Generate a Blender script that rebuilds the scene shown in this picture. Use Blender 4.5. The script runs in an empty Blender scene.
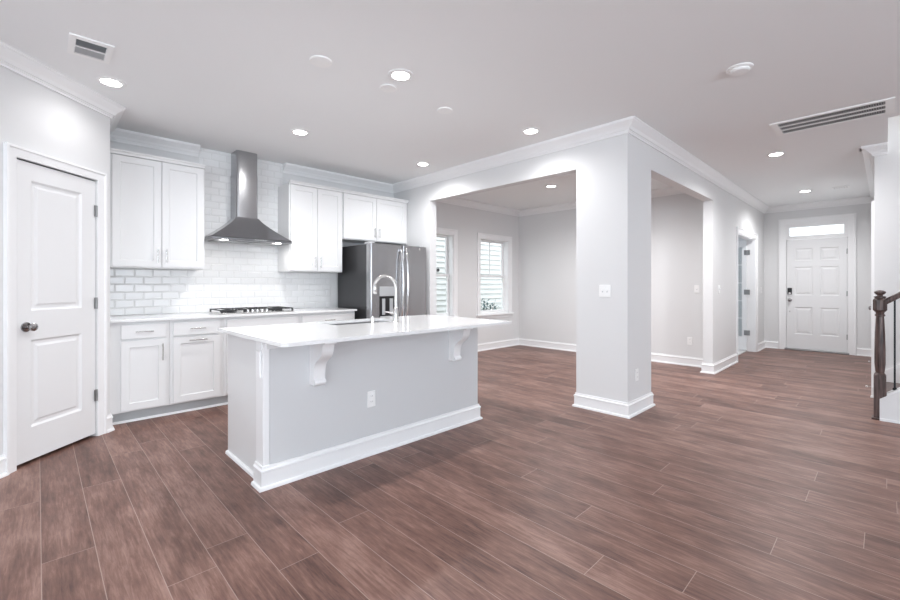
import bpy, bmesh, math, random
from mathutils import Vector, Matrix
R = math.radians
random.seed(7)
SC = bpy.context.scene
COL = SC.collection

# ------------------------------------------------------------ camera, world, exposure
cam_data = bpy.data.cameras.new('camera')
cam = bpy.data.objects.new('camera', cam_data)
COL.objects.link(cam)
cam.location = (0, 0, 1.21)
cam.rotation_euler = (R(90), 0, R(-44.22))
cam_data.sensor_width = 36
cam_data.lens = 424 / 900 * 36
cam_data.shift_y = -15 / 900
cam_data.clip_start = 0.02
SC.camera = cam

SC.view_settings.view_transform = 'Standard'
SC.view_settings.look = 'None'
SC.view_settings.exposure = 0.40
SC.view_settings.gamma = 1.0
SC.view_settings.use_curve_mapping = False

SKY = 2.0            # sky brightness
LENS = 14.0          # lamp lens radiance
LAMP = 46.0          # recessed lamp beam power, kitchen and living area
LAMP_FAR = 84.0     # recessed lamp beam power, hall and dining room
world = bpy.data.worlds.new('sky')
SC.world = world
world.use_nodes = True
bg = world.node_tree.nodes['Background']
bg.inputs[0].default_value = (0.88, 0.94, 1.0, 1)
bg.inputs[1].default_value = SKY


def fill_light(name, loc, rot, sx, sy, power, col=(0.80, 0.90, 1.0)):
    l = bpy.data.lights.new(name, 'AREA')
    l.shape = 'RECTANGLE'
    l.size, l.size_y = sx, sy
    l.energy = power
    l.color = col
    o = bpy.data.objects.new(name, l)
    COL.objects.link(o)
    o.location = loc
    o.rotation_euler = rot
    return o


# added area fills standing in for unseen windows, tilted up to lighten the ceiling
fill_light('fill_rear', (0.5, -4.9, 1.45), (R(-142), 0, R(180)), 4.2, 1.9, 175)
fill_light('fill_side', (-3.35, -0.5, 1.45), (0, R(-142), 0), 1.9, 3.4, 92)
fill_light('fill_study', (8.3, 5.1, 1.5), (R(-90), 0, 0), 1.4, 1.5, 26)  # added fill inside the study, no window stands here
fill_light('fill_stairwell', (5.95, -2.2, 4.6), (0, 0, 0), 0.9, 1.2, 38, (1.0, 0.97, 0.95))  # added fill for the stairwell, in place of an unseen upstairs lamp

# ------------------------------------------------------------ materials
def mat(name, col, rough=0.5, metal=0.0, bump=0.0, bscale=200.0, coat=0.0, stretch=None, var=0.0, emit=None, spec=None):
    m = bpy.data.materials.new(name)
    m.use_nodes = True
    nt = m.node_tree
    b = nt.nodes['Principled BSDF']
    b.inputs['Base Color'].default_value = (*col, 1)
    b.inputs['Roughness'].default_value = rough
    b.inputs['Metallic'].default_value = metal
    if spec is not None:
        b.inputs['Specular IOR Level'].default_value = spec
    if coat:
        b.inputs['Coat Weight'].default_value = coat
        b.inputs['Coat Roughness'].default_value = 0.08
    if emit:
        b.inputs['Emission Color'].default_value = (*emit[0], 1)
        b.inputs['Emission Strength'].default_value = emit[1]
    if bump or var:
        tc = nt.nodes.new('ShaderNodeTexCoord')
        mp = nt.nodes.new('ShaderNodeMapping')
        if stretch:
            mp.inputs['Scale'].default_value = stretch
        nz = nt.nodes.new('ShaderNodeTexNoise')
        nz.inputs['Scale'].default_value = bscale
        nz.inputs['Detail'].default_value = 3
        nt.links.new(tc.outputs['Object'], mp.inputs['Vector'])
        nt.links.new(mp.outputs['Vector'], nz.inputs['Vector'])
        if bump:
            bp = nt.nodes.new('ShaderNodeBump')
            bp.inputs['Strength'].default_value = bump
            bp.inputs['Distance'].default_value = 0.002
            nt.links.new(nz.outputs['Fac'], bp.inputs['Height'])
            nt.links.new(bp.outputs['Normal'], b.inputs['Normal'])
        if var:
            mx = nt.nodes.new('ShaderNodeMix')
            mx.data_type = 'RGBA'
            mx.inputs[6].default_value = (*[c * (1 - var) for c in col], 1)
            mx.inputs[7].default_value = (*[min(1, c * (1 + var)) for c in col], 1)
            nt.links.new(nz.outputs['Fac'], mx.inputs[0])
            nt.links.new(mx.outputs[2], b.inputs['Base Color'])
    return m


M = {}
M['wall'] = mat('wall_paint', (0.745, 0.744, 0.746), 0.75, bump=0.06, bscale=350)
M['ceiling'] = mat('ceiling_paint', (0.89, 0.90, 0.905), 0.85, bump=0.06, bscale=300)
M['trim'] = mat('white_trim_paint', (0.89, 0.89, 0.895), 0.38)
M['door'] = mat('door_paint', (0.82, 0.82, 0.825), 0.42)
M['cab'] = mat('cabinet_paint', (0.80, 0.80, 0.80), 0.40)
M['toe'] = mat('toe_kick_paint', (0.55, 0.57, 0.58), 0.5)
M['quartz'] = mat('white_quartz', (0.86, 0.86, 0.86), 0.10, var=0.03, bscale=30)
M['tile'] = mat('glazed_tile', (0.82, 0.82, 0.82), 0.22)
M['grout'] = mat('pale_grout', (0.72, 0.72, 0.72), 0.9, bump=0.1, bscale=400)
M['steel'] = mat('brushed_steel', (0.43, 0.43, 0.44), 0.24, 1.0, bump=0.05, bscale=60, stretch=(1, 1, 30))
M['steel_h'] = mat('brushed_steel_sheet', (0.36, 0.36, 0.37), 0.20, 1.0, bump=0.04, bscale=40, stretch=(20, 1, 1))
M['sinksteel'] = mat('sink_steel', (0.42, 0.42, 0.43), 0.3, 1.0)
M['nickel'] = mat('satin_nickel', (0.62, 0.61, 0.60), 0.25, 1.0)
M['chrome'] = mat('polished_chrome', (0.80, 0.80, 0.80), 0.10, 1.0)
M['dchrome'] = mat('dark_nickel', (0.38, 0.37, 0.37), 0.16, 1.0)
M['hinge'] = mat('hinge_metal', (0.36, 0.36, 0.36), 0.35, 1.0)
M['fridgeside'] = mat('charcoal_fridge_side', (0.06, 0.06, 0.063), 0.35, 0.4, bump=0.05, bscale=500)
M['black'] = mat('black_plastic', (0.015, 0.015, 0.017), 0.3)
M['iron'] = mat('black_cast_iron', (0.03, 0.03, 0.032), 0.55, bump=0.2, bscale=500)
M['blackiron'] = mat('black_baluster', (0.02, 0.022, 0.026), 0.4, 0.6)
M['plastic'] = mat('white_plastic', (0.92, 0.92, 0.915), 0.35)
M['slot'] = mat('outlet_slot', (0.12, 0.12, 0.12), 0.6)
M['grey'] = mat('grey_plastic', (0.45, 0.46, 0.47), 0.4)
M['ventdark'] = mat('duct_interior', (0.05, 0.05, 0.055), 0.8)
M['lens'] = mat('lamp_lens', (1, 1, 1), 0.4, emit=((1.0, 0.975, 0.95), LENS))
M['carpet'] = mat('pale_carpet', (0.62, 0.61, 0.60), 0.95, bump=0.5, bscale=300)
M['siding'] = mat('painted_lap_siding', (0.70, 0.70, 0.69), 0.6, bump=0.05, bscale=120, stretch=(1, 8, 8))
M['grass'] = mat('lawn', (0.20, 0.22, 0.14), 0.9, bump=0.6, bscale=60, var=0.3)
M['leafblue'] = mat('blue_green_leaf', (0.08, 0.16, 0.17), 0.6, var=0.5, bscale=15)
M['hose'] = mat('blue_plastic', (0.10, 0.24, 0.36), 0.4)


def glass_mat():
    m = bpy.data.materials.new('window_glass')
    m.use_nodes = True
    nt = m.node_tree
    nt.nodes.remove(nt.nodes['Principled BSDF'])
    out = nt.nodes['Material Output']
    tr = nt.nodes.new('ShaderNodeBsdfTransparent')
    tr.inputs[0].default_value = (0.97, 0.98, 0.975, 1)
    gl = nt.nodes.new('ShaderNodeBsdfGlossy')
    gl.inputs['Roughness'].default_value = 0.03
    lw = nt.nodes.new('ShaderNodeLayerWeight')
    lw.inputs['Blend'].default_value = 0.5
    pw = nt.nodes.new('ShaderNodeMath')
    pw.operation = 'POWER'
    pw.inputs[1].default_value = 4.0
    fr = nt.nodes.new('ShaderNodeMath')
    fr.operation = 'MULTIPLY_ADD'
    fr.inputs[1].default_value = 0.7
    fr.inputs[2].default_value = 0.03
    nt.links.new(lw.outputs['Facing'], pw.inputs[0])
    nt.links.new(pw.outputs[0], fr.inputs[0])
    mx = nt.nodes.new('ShaderNodeMixShader')
    nt.links.new(fr.outputs[0], mx.inputs[0])
    nt.links.new(tr.outputs[0], mx.inputs[1])
    nt.links.new(gl.outputs[0], mx.inputs[2])
    nt.links.new(mx.outputs[0], out.inputs[0])
    return m


M['glass'] = glass_mat()


def wood_mat(name, dark, light):
    m = bpy.data.materials.new(name)
    m.use_nodes = True
    nt = m.node_tree
    b = nt.nodes['Principled BSDF']
    tc = nt.nodes.new('ShaderNodeTexCoord')
    mp = nt.nodes.new('ShaderNodeMapping')
    mp.inputs['Scale'].default_value = (14, 14, 1.2)
    nz = nt.nodes.new('ShaderNodeTexNoise')
    nz.inputs['Scale'].default_value = 5
    nz.inputs['Detail'].default_value = 6
    cr = nt.nodes.new('ShaderNodeValToRGB')
    cr.color_ramp.elements[0].position = 0.3
    cr.color_ramp.elements[0].color = (*dark, 1)
    cr.color_ramp.elements[1].position = 0.7
    cr.color_ramp.elements[1].color = (*light, 1)
    nt.links.new(tc.outputs['Object'], mp.inputs[0])
    nt.links.new(mp.outputs[0], nz.inputs['Vector'])
    nt.links.new(nz.outputs['Fac'], cr.inputs[0])
    nt.links.new(cr.outputs[0], b.inputs['Base Color'])
    b.inputs['Roughness'].default_value = 0.35
    return m


M['stairwood'] = wood_mat('stained_oak', (0.030, 0.018, 0.017), (0.150, 0.096, 0.086))


def floor_mat():
    m = bpy.data.materials.new('vinyl_plank_floor')
    m.use_nodes = True
    nt = m.node_tree
    N, L = nt.nodes, nt.links
    b = N['Principled BSDF']
    tc = N.new('ShaderNodeTexCoord')
    sp = N.new('ShaderNodeSeparateXYZ')
    L.new(tc.outputs['Object'], sp.inputs[0])

    def ma(op, a, c=None, clamp=False):
        n = N.new('ShaderNodeMath')
        n.operation = op
        n.use_clamp = clamp
        for i, v in enumerate((a, c)):
            if v is None:
                continue
            if isinstance(v, (int, float)):
                n.inputs[i].default_value = v
            else:
                L.new(v, n.inputs[i])
        return n.outputs[0]

    W, LEN = 0.1805, 1.80
    u = ma('DIVIDE', ma('SUBTRACT', sp.outputs[0], 0.012), W)
    row = ma('FLOOR', u)
    fu = ma('SUBTRACT', u, row)
    wn = N.new('ShaderNodeTexWhiteNoise')
    wn.noise_dimensions = '1D'
    L.new(row, wn.inputs['W'])
    v = ma('DIVIDE', ma('ADD', sp.outputs[1], ma('MULTIPLY', wn.outputs['Value'], LEN)), LEN)
    cl = ma('FLOOR', v)
    fv = ma('SUBTRACT', v, cl)
    cb = N.new('ShaderNodeCombineXYZ')
    L.new(row, cb.inputs[0])
    L.new(cl, cb.inputs[1])
    wn2 = N.new('ShaderNodeTexWhiteNoise')
    wn2.noise_dimensions = '3D'
    L.new(cb.outputs[0], wn2.inputs['Vector'])
    pid = wn2.outputs['Value']
    # distance from the seams in metres
    du = ma('MULTIPLY', ma('MINIMUM', fu, ma('SUBTRACT', 1.0, fu)), W)
    dv = ma('MULTIPLY', ma('MINIMUM', fv, ma('SUBTRACT', 1.0, fv)), LEN)
    d = ma('MINIMUM', du, dv)
    seam = ma('LESS_THAN', d, 0.0016)
    # grain: noise stretched along the plank, shifted per plank
    gx = ma('ADD', ma('MULTIPLY', sp.outputs[0], 75.0), ma('MULTIPLY', pid, 77.0))
    gy = ma('ADD', ma('MULTIPLY', sp.outputs[1], 6.0), ma('MULTIPLY', pid, 31.0))
    g = N.new('ShaderNodeCombineXYZ')
    L.new(gx, g.inputs[0])
    L.new(gy, g.inputs[1])
    n1 = N.new('ShaderNodeTexNoise')
    n1.inputs['Scale'].default_value = 1.0
    n1.inputs['Detail'].default_value = 8
    n1.inputs['Roughness'].default_value = 0.70
    n1.inputs['Distortion'].default_value = 0.6
    L.new(g.outputs[0], n1.inputs['Vector'])
    g2 = N.new('ShaderNodeCombineXYZ')
    L.new(ma('ADD', ma('MULTIPLY', sp.outputs[0], 9.0), ma('MULTIPLY', pid, 53.0)), g2.inputs[0])
    L.new(ma('ADD', ma('MULTIPLY', sp.outputs[1], 2.6), ma('MULTIPLY', pid, 19.0)), g2.inputs[1])
    n2 = N.new('ShaderNodeTexNoise')
    n2.inputs['Scale'].default_value = 1.0
    n2.inputs['Detail'].default_value = 6
    n2.inputs['Roughness'].default_value = 0.6
    L.new(g2.outputs[0], n2.inputs['Vector'])
    f = ma('ADD', ma('ADD', ma('MULTIPLY', n1.outputs['Fac'], 0.55), ma('MULTIPLY', n2.outputs['Fac'], 0.50)), ma('MULTIPLY', ma('SUBTRACT', pid, 0.5), 0.12))
    cr = N.new('ShaderNodeValToRGB')
    e = cr.color_ramp.elements
    e[0].position = 0.375
    e[0].color = FLOOR_DARK
    e[1].position = 0.685
    e[1].color = FLOOR_LIGHT
    em = e.new(0.53)
    em.color = FLOOR_MID
    L.new(f, cr.inputs[0])
    mx = N.new('ShaderNodeMix')
    mx.data_type = 'RGBA'
    L.new(ma('MULTIPLY', seam, 0.75), mx.inputs[0])
    L.new(cr.outputs[0], mx.inputs[6])
    mx.inputs[7].default_value = (0.40, 0.30, 0.26, 1)
    L.new(mx.outputs[2], b.inputs['Base Color'])
    rr = ma('ADD', ma('MULTIPLY', n1.outputs['Fac'], 0.20), 0.32)
    b.inputs['Specular IOR Level'].default_value = 0.36
    L.new(rr, b.inputs['Roughness'])
    bp = N.new('ShaderNodeBump')
    bp.inputs['Strength'].default_value = 0.12
    bp.inputs['Distance'].default_value = 0.002
    L.new(n1.outputs['Fac'], bp.inputs['Height'])
    L.new(bp.outputs[0], b.inputs['Normal'])
    return m


FLOOR_DARK = (0.085, 0.041, 0.032, 1)
FLOOR_MID = (0.190, 0.100, 0.078, 1)
FLOOR_LIGHT = (0.33, 0.200, 0.162, 1)
M['floor'] = floor_mat()

# ------------------------------------------------------------ mesh helpers
class MB:
    def __init__(self):
        self.bm = bmesh.new()

    def face(self, pts):
        try:
            return self.bm.faces.new([self.bm.verts.new(p) for p in pts])
        except ValueError:
            return None

    def box(self, x0, x1, y0, y1, z0, z1, bev=0.0, seg=1):
        t = bmesh.new() if bev else self.bm
        v = [t.verts.new(p) for p in ((x0, y0, z0), (x1, y0, z0), (x1, y1, z0), (x0, y1, z0),
                                      (x0, y0, z1), (x1, y0, z1), (x1, y1, z1), (x0, y1, z1))]
        for f in ((0, 3, 2, 1), (4, 5, 6, 7), (0, 1, 5, 4), (1, 2, 6, 5), (2, 3, 7, 6), (3, 0, 4, 7)):
            t.faces.new([v[i] for i in f])
        if bev:
            bmesh.ops.bevel(t, geom=list(t.edges), offset=bev, segments=seg, affect='EDGES', profile=0.5)
            self._merge(t)
        return self

    def _merge(self, t, mtx=None):
        mp = {}
        for v in t.verts:
            mp[v] = self.bm.verts.new(mtx @ v.co if mtx else v.co)
        for f in t.faces:
            try:
                self.bm.faces.new([mp[v] for v in f.verts])
            except ValueError:
                pass
        t.free()

    def lathe(self, prof, c=(0, 0, 0), axis='z', seg=24, cap=True):
        """prof: (radius, height) from bottom to top along the axis"""
        def P(r, h, a):
            x, y = r * math.cos(a), r * math.sin(a)
            if axis == 'z':
                p = (x, y, h)
            elif axis == 'y':
                p = (x, h, -y)
            else:
                p = (h, x, y)
            return (p[0] + c[0], p[1] + c[1], p[2] + c[2])
        rings = [[self.bm.verts.new(P(max(r, 1e-5), h, 2 * math.pi * k / seg)) for k in range(seg)] for r, h in prof]
        for a, b in zip(rings, rings[1:]):
            for k in range(seg):
                j = (k + 1) % seg
                self.bm.faces.new((a[k], a[j], b[j], b[k]))
        if cap:
            self.bm.faces.new(rings[0][::-1])
            self.bm.faces.new(rings[-1])
        return self

    def tube(self, pts, r, seg=12, cap=True):
        pts = [Vector(p) for p in pts]
        rad = r if isinstance(r, (list, tuple)) else [r] * len(pts)
        rings = []
        up = None
        for i, p in enumerate(pts):
            if i == 0:
                t = pts[1] - pts[0]
            elif i == len(pts) - 1:
                t = pts[-1] - pts[-2]
            else:
                t = (pts[i + 1] - p).normalized() + (p - pts[i - 1]).normalized()
            t.normalize()
            if up is None:
                up = t.orthogonal().normalized()
            else:
                up = (up - t * up.dot(t)).normalized()
            w = t.cross(up)
            rings.append([self.bm.verts.new(p + rad[i] * (math.cos(2 * math.pi * k / seg) * up + math.sin(2 * math.pi * k / seg) * w)) for k in range(seg)])
        for a, b in zip(rings, rings[1:]):
            for k in range(seg):
                j = (k + 1) % seg
                self.bm.faces.new((a[k], a[j], b[j], b[k]))
        if cap:
            self.bm.faces.new(rings[0][::-1])
            self.bm.faces.new(rings[-1])
        return self

    def sweep(self, path, prof, closed=False):
        """prof: closed loop of (out, z); path on the floor plan with the room to the right of travel"""
        n = len(path)
        P = [Vector(p) for p in path]
        rings = []
        for i in range(n):
            def nrm(a, b):
                d = (P[b] - P[a]).normalized()
                return Vector((d.y, -d.x))
            if closed:
                n1, n2 = nrm((i - 1) % n, i), nrm(i, (i + 1) % n)
            else:
                n1 = nrm(i - 1, i) if i > 0 else nrm(i, i + 1)
                n2 = nrm(i, i + 1) if i < n - 1 else n1
            m = (n1 + n2) / (1 + n1.dot(n2))
            rings.append([self.bm.verts.new((P[i].x + m.x * o, P[i].y + m.y * o, z)) for o, z in prof])
        k = len(prof)
        rng = range(n) if closed else range(n - 1)
        for i in rng:
            a, b = rings[i], rings[(i + 1) % n]
            for j in range(k):
                l = (j + 1) % k
                self.bm.faces.new((a[j], a[l], b[l], b[j]))
        if not closed:
            self.bm.faces.new(rings[0])
            self.bm.faces.new(rings[-1][::-1])
        return self

    def prism(self, poly, h0, h1, axis='x'):
        """poly of 2D points extruded along an axis: x -> (y,z), y -> (x,z), z -> (x,y)"""
        def P(p, h):
            if axis == 'x':
                return (h, p[0], p[1])
            if axis == 'y':
                return (p[0], h, p[1])
            return (p[0], p[1], h)
        a = [self.bm.verts.new(P(p, h0)) for p in poly]
        b = [self.bm.verts.new(P(p, h1)) for p in poly]
        self.bm.faces.new(a[::-1])
        self.bm.faces.new(b)
        for i in range(len(poly)):
            j = (i + 1) % len(poly)
            self.bm.faces.new((a[i], a[j], b[j], b[i]))
        return self

    def slab(self, x0, x1, z0, z1, yf, yb, holes=(), prof=((0, 0), (0.006, 0.008))):
        """upright slab facing -y with recessed panels; prof = (inset, depth) steps, last is the flat centre"""
        xs = sorted({x0, x1, *[h[0] for h in holes], *[h[1] for h in holes]})
        zs = sorted({z0, z1, *[h[2] for h in holes], *[h[3] for h in holes]})
        for xa, xb in zip(xs, xs[1:]):
            for za, zb in zip(zs, zs[1:]):
                cx, cz = (xa + xb) / 2, (za + zb) / 2
                if any(h[0] < cx < h[1] and h[2] < cz < h[3] for h in holes):
                    continue
                self.face([(xa, yf, za), (xb, yf, za), (xb, yf, zb), (xa, yf, zb)])
        for h in holes:
            prev = None
            for ins, dep in prof:
                ring = [(h[0] + ins, yf + dep, h[2] + ins), (h[1] - ins, yf + dep, h[2] + ins),
                        (h[1] - ins, yf + dep, h[3] - ins), (h[0] + ins, yf + dep, h[3] - ins)]
                if prev:
                    for i in range(4):
                        j = (i + 1) % 4
                        self.face([prev[i], prev[j], ring[j], ring[i]])
                prev = ring
            self.face(prev)
        self.face([(x0, yb, z0), (x0, yb, z1), (x1, yb, z1), (x1, yb, z0)])
        self.face([(x0, yf, z0), (x0, yf, z1), (x0, yb, z1), (x0, yb, z0)])
        self.face([(x1, yf, z0), (x1, yb, z0), (x1, yb, z1), (x1, yf, z1)])
        self.face([(x0, yf, z1), (x1, yf, z1), (x1, yb, z1), (x0, yb, z1)])
        self.face([(x0, yf, z0), (x0, yb, z0), (x1, yb, z0), (x1, yf, z0)])
        return self

    def build(self, name, material, parent=None, kind=None, smooth=False, loc=None, rotz=None, sharp=35, wld=False):
        if wld:
            bmesh.ops.remove_doubles(self.bm, verts=list(self.bm.verts), dist=1e-5)
        bmesh.ops.recalc_face_normals(self.bm, faces=list(self.bm.faces))
        me = bpy.data.meshes.new(name)
        if smooth:
            for f in self.bm.faces:
                f.smooth = True
        self.bm.to_mesh(me)
        self.bm.free()
        if smooth:
            me.set_sharp_from_angle(angle=R(sharp))
        me.materials.append(material)
        o = bpy.data.objects.new(name, me)
        COL.objects.link(o)
        if parent:
            o.parent = parent
        if loc:
            o.location = loc
        if rotz is not None:
            o.rotation_euler = (0, 0, rotz)
        if kind:
            o['kind'] = kind
        return o


def empty(name, loc=(0, 0, 0), rotz=0.0, label=None, cat=None, group=None, kind=None):
    o = bpy.data.objects.new(name, None)
    o.empty_display_size = 0.1
    COL.objects.link(o)
    o.location = loc
    o.rotation_euler = (0, 0, rotz)
    tag(o, label, cat, group, kind)
    return o


def tag(o, label=None, cat=None, group=None, kind=None):
    for k, v in (('label', label), ('category', cat), ('group', group), ('kind', kind)):
        if v:
            o[k] = v
    return o


# ------------------------------------------------------------ plan of the place (metres)
CE = 2.70          # ceiling
XA, YC = 3.86, 1.643   # kitchen face / hall face of the square column
YK = 5.19          # rear wall of kitchen and dining room
XD = 7.00          # far wall of dining room
XF = 10.10         # front door wall
YH = 0.085         # closet side of the hall
XS = 6.45          # stair side wall
T = 0.12
BX, BY = -3.5, -5.0    # living area behind the camera
HD = 2.367         # underside of the openings' headers

# ------------------------------------------------------------ setting: shell
o = MB().box(BX, XF + 0.2, BY, YK + 0.2, -0.10, 0.0).build('floor', M['floor'], kind='structure')
o = MB().box(XD + T + 0.005, XF, YC + T + 0.005, YK, 0.0, 0.012).build('floor_study', M['carpet'], kind='structure')
c = MB()
HX0, HX1, HY1 = 5.43, XS, -0.015       # stairwell opening in the ceiling
c.box(BX, HX0, BY, YK + 0.2, CE, CE + 0.25)
c.box(HX0, XF + 0.2, HY1, YK + 0.2, CE, CE + 0.25)
c.box(HX0, HX1 + 0.3, BY, -2.6, CE, CE + 0.25)
c.build('ceiling', M['ceiling'], kind='structure')
c = MB().box(5.2, 6.8, -2.8, 0.2, 5.2, 5.3)
c.build('ceiling_stairwell', M['ceiling'], kind='structure')

# rear wall with the two dining room windows
WZ0, WZ1 = 0.668, 2.08
WIN = [(4.29, 5.13), (5.82, 6.66)]
w = MB()
xs = [-0.6] + [v for p in WIN for v in p] + [XF + 0.2]
for a, b in zip(xs[0::2], xs[1::2]):
    w.box(a, b, YK, YK + 0.16, 0, CE)
for a, b in WIN:
    w.box(a, b, YK, YK + 0.16, 0, WZ0)
    w.box(a, b, YK, YK + 0.16, WZ1, CE)
w.build('wall_back', M['wall'], kind='structure')
# wall between kitchen and dining room: stub, header, column
w = MB()
w.box(XA, XA + T, 4.36, YK, 0, CE)
w.box(XA, XA + T, 2.157, 4.36, HD, CE)
w.build('wall_kitchen', M['wall'], kind='structure')
w = MB()
w.prism([(XA, YC), (4.419, YC), (4.419, YC + T), (XA + T, YC + T), (XA + T, 2.157), (XA, 2.157)], 0, CE, 'z')
w.build('wall_column', M['wall'], kind='structure')
# hall wall: header over the dining opening, pier, French door opening
FX0, FX1, FZ = 7.97, 9.30, 2.04
w = MB()
w.box(4.419, 6.60, YC, YC + T, HD, CE)
w.box(6.60, FX0, YC, YC + T, 0, CE)
w.box(FX0, FX1, YC, YC + T, FZ, CE)
w.box(FX1, XF, YC, YC + T, 0, CE)
w.build('wall_hall', M['wall'], kind='structure')
w = MB().box(XD, XD + T, YC + T, YK, 0, CE)
w.build('wall_dining', M['wall'], kind='structure')
# front wall with door and transom opening
DY0, DY1 = 0.44, 1.33
w = MB()
w.box(XF, XF + 0.16, -1.2, DY0, 0, CE)
w.box(XF, XF + 0.16, DY1, YK, 0, CE)
w.box(XF, XF + 0.16, DY0, DY1, 2.36, CE)
w.build('wall_front', M['wall'], kind='structure')
# closet side of the hall and stair wall
CX0, CX1, CZ = 6.555, 7.355, 2.04
w = MB()
w.box(XS, CX0, YH - T, YH, 0, CE)
w.box(CX0, CX1, YH - T, YH, CZ, CE)
w.box(CX1, XF, YH - T, YH, 0, CE)
w.box(XS + T, XF, -1.2, -1.08, 0, CE)
w.build('wall_right', M['wall'], kind='structure')
w = MB()
w.box(XS, XS + T, -2.8, YH - T, 0, 5.2)
w.box(XS, XS + T, YH - T, 0.2, CE, 5.2)
w.box(5.31, HX0, -2.6, HY1, CE + 0.25, 5.2)
w.box(5.31, XS + T, HY1, HY1 + T, CE + 0.25, 5.2)
w.box(5.31, XS + T, -2.8, -2.6, 0, 5.2)
w.build('wall_stair', M['wall'], kind='structure')
# corner pantry: diagonal wall with the pantry door, side return and left wall
PC = 4.065
PX, PY = 0.433, 0.433 + PC
LX = -0.35
LY = LX + PC
S2 = math.sqrt(2)
PD0, PD1, PDZ = -0.143, 0.480, 2.043     # door slab along the diagonal
dw = MB()
s_end, s_start = PX * S2, LX * S2
dw.box(s_start, PD0, 0, T, 0, CE)
dw.box(PD1, s_end, 0, T, 0, CE)
dw.box(PD0, PD1, 0, T, PDZ, CE)
dw.build('wall_pantry', M['wall'], kind='structure', loc=(0, PC, 0), rotz=R(45))
w = MB()
w.box(PX - T, PX, PY, YK, 0, CE)
w.box(BX, LX, LY, LY + T, 0, CE)
w.box(-0.62, -0.50, LY + T, YK + 0.16, 0, CE)
w.build('wall_left', M['wall'], kind='structure')
# the living area behind the camera, with wide window openings
w = MB()
w.box(BX - T, BX, BY, LY + T, 0, 0.5)
w.box(BX - T, BX, BY, LY + T, 2.4, CE)
w.box(BX - T, BX, BY, -2.2, 0.5, 2.4)
w.box(BX - T, BX, 1.2, LY + T, 0.5, 2.4)
w.box(BX, 5.31, BY - T, BY, 0, 0.5)
w.box(BX, 5.31, BY - T, BY, 2.4, CE)
w.box(BX, -1.6, BY - T, BY, 0.5, 2.4)
w.box(2.6, 5.31, BY - T, BY, 0.5, 2.4)
w.box(5.31, 5.43, BY, -2.6, 0, CE)
w.build('wall_rear', M['wall'], kind='structure')

# ------------------------------------------------------------ setting: crown mouldings, baseboards
def crown_prof(top, h=0.105, p=0.100):
    t = top
    return [(0, t), (p, t), (p, t - 0.014), (p - 0.008, t - 0.014), (p - 0.008, t - 0.020), (p - 0.016, t - 0.026),
            (p * 0.66, t - 0.040), (p * 0.46, t - 0.056), (p * 0.33, t - 0.074), (0.030, t - 0.078), (0.020, t - 0.080),
            (0.020, t - 0.088), (0.014, t - 0.090), (0.014, t - h), (0, t - h)]


def base_prof():
    h = 0.135
    return [(0, 0), (0.030, 0), (0.030, 0.008), (0.026, 0.017), (0.015, 0.021), (0.015, h - 0.036), (0.019, h - 0.032),
            (0.019, h - 0.022), (0.010, h - 0.014), (0.008, h), (0, h)]


def crown(name, path, closed=False, top=CE):
    return MB().sweep(path, crown_prof(top), closed).build(name, M['trim'], kind='structure')


def base(name, path, closed=False):
    return MB().sweep(path, base_prof(), closed).build(name, M['trim'], kind='structure', smooth=True, sharp=25)


crown('trim_1', [(2.167, YK), (XA, YK), (XA, YC), (XF, YC), (XF, YH), (XS, YH), (XS, HY1)])
crown('trim_2', [(BX, LY), (LX, LY), (PX, PY), (PX, YK), (1.246, YK)])
crown('trim_3', [(XA + T, YC + T), (XA + T, YK), (XD, YK), (XD, YC + T)], closed=True)
base('baseboard_column', [(4.419, YC), (4.419, YC + T), (XA + T, YC + T), (XA + T, 2.157), (XA, 2.157), (XA, YC)][::1], closed=True)
base('baseboard_dining', [(XA, 4.75), (XA, 4.36), (XA + T, 4.36), (XA + T, YK), (XD, YK), (XD, YC + T), (6.60, YC + T), (6.60, YC), (7.88, YC)])
base('baseboard_front', [(9.39, YC), (XF, YC), (XF, 1.425)])
base('baseboard_right', [(XF, 0.345), (XF, YH), (CX1 + 0.085, YH)])
base('baseboard_stair', [(XS + 0.02, YH), (XS, YH), (XS, 0.055)])


def ds(s):
    return (s / S2, s / S2 + PC)


base('baseboard_pantry', [ds(PD1 + 0.075), ds(s_end), (PX, 4.60)])
base('baseboard_left', [(BX, LY), (LX, LY), ds(PD0 - 0.072)])


# ------------------------------------------------------------ casings, windows, doors
def casing_leg(mb, x0, x1, z0, z1, d=0.018):
    """flat casing with a thicker outer back band; wall plane at y=0, room at -y"""
    mb.box(x0, x1, -d, 0, z0, z1, 0.003)


def cased(mb, x0, x1, top, wd=0.07, bottom=0.0, d=0.018):
    """three-sided mitred casing built from a swept section (outer edge thicker)"""
    pr = [(0, 0), (0, -d * 0.55), (wd * 0.18, -d * 0.72), (wd * 0.70, -d), (wd * 0.78, -d * 1.35), (wd, -d * 1.35), (wd, 0)]
    path = [((x0, bottom), (-1, 0)), ((x0, top), (-1, 1)), ((x1, top), (1, 1)), ((x1, bottom), (1, 0))]
    rings = [[mb.bm.verts.new((p[0] + m[0] * a, y, p[1] + m[1] * a)) for a, y in pr] for p, m in path]
    k = len(pr)
    for a, b in zip(rings, rings[1:]):
        for j in range(k):
            l = (j + 1) % k
            mb.bm.faces.new((a[j], a[l], b[l], b[j]))
    mb.bm.faces.new(rings[0])
    mb.bm.faces.new(rings[-1][::-1])


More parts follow.
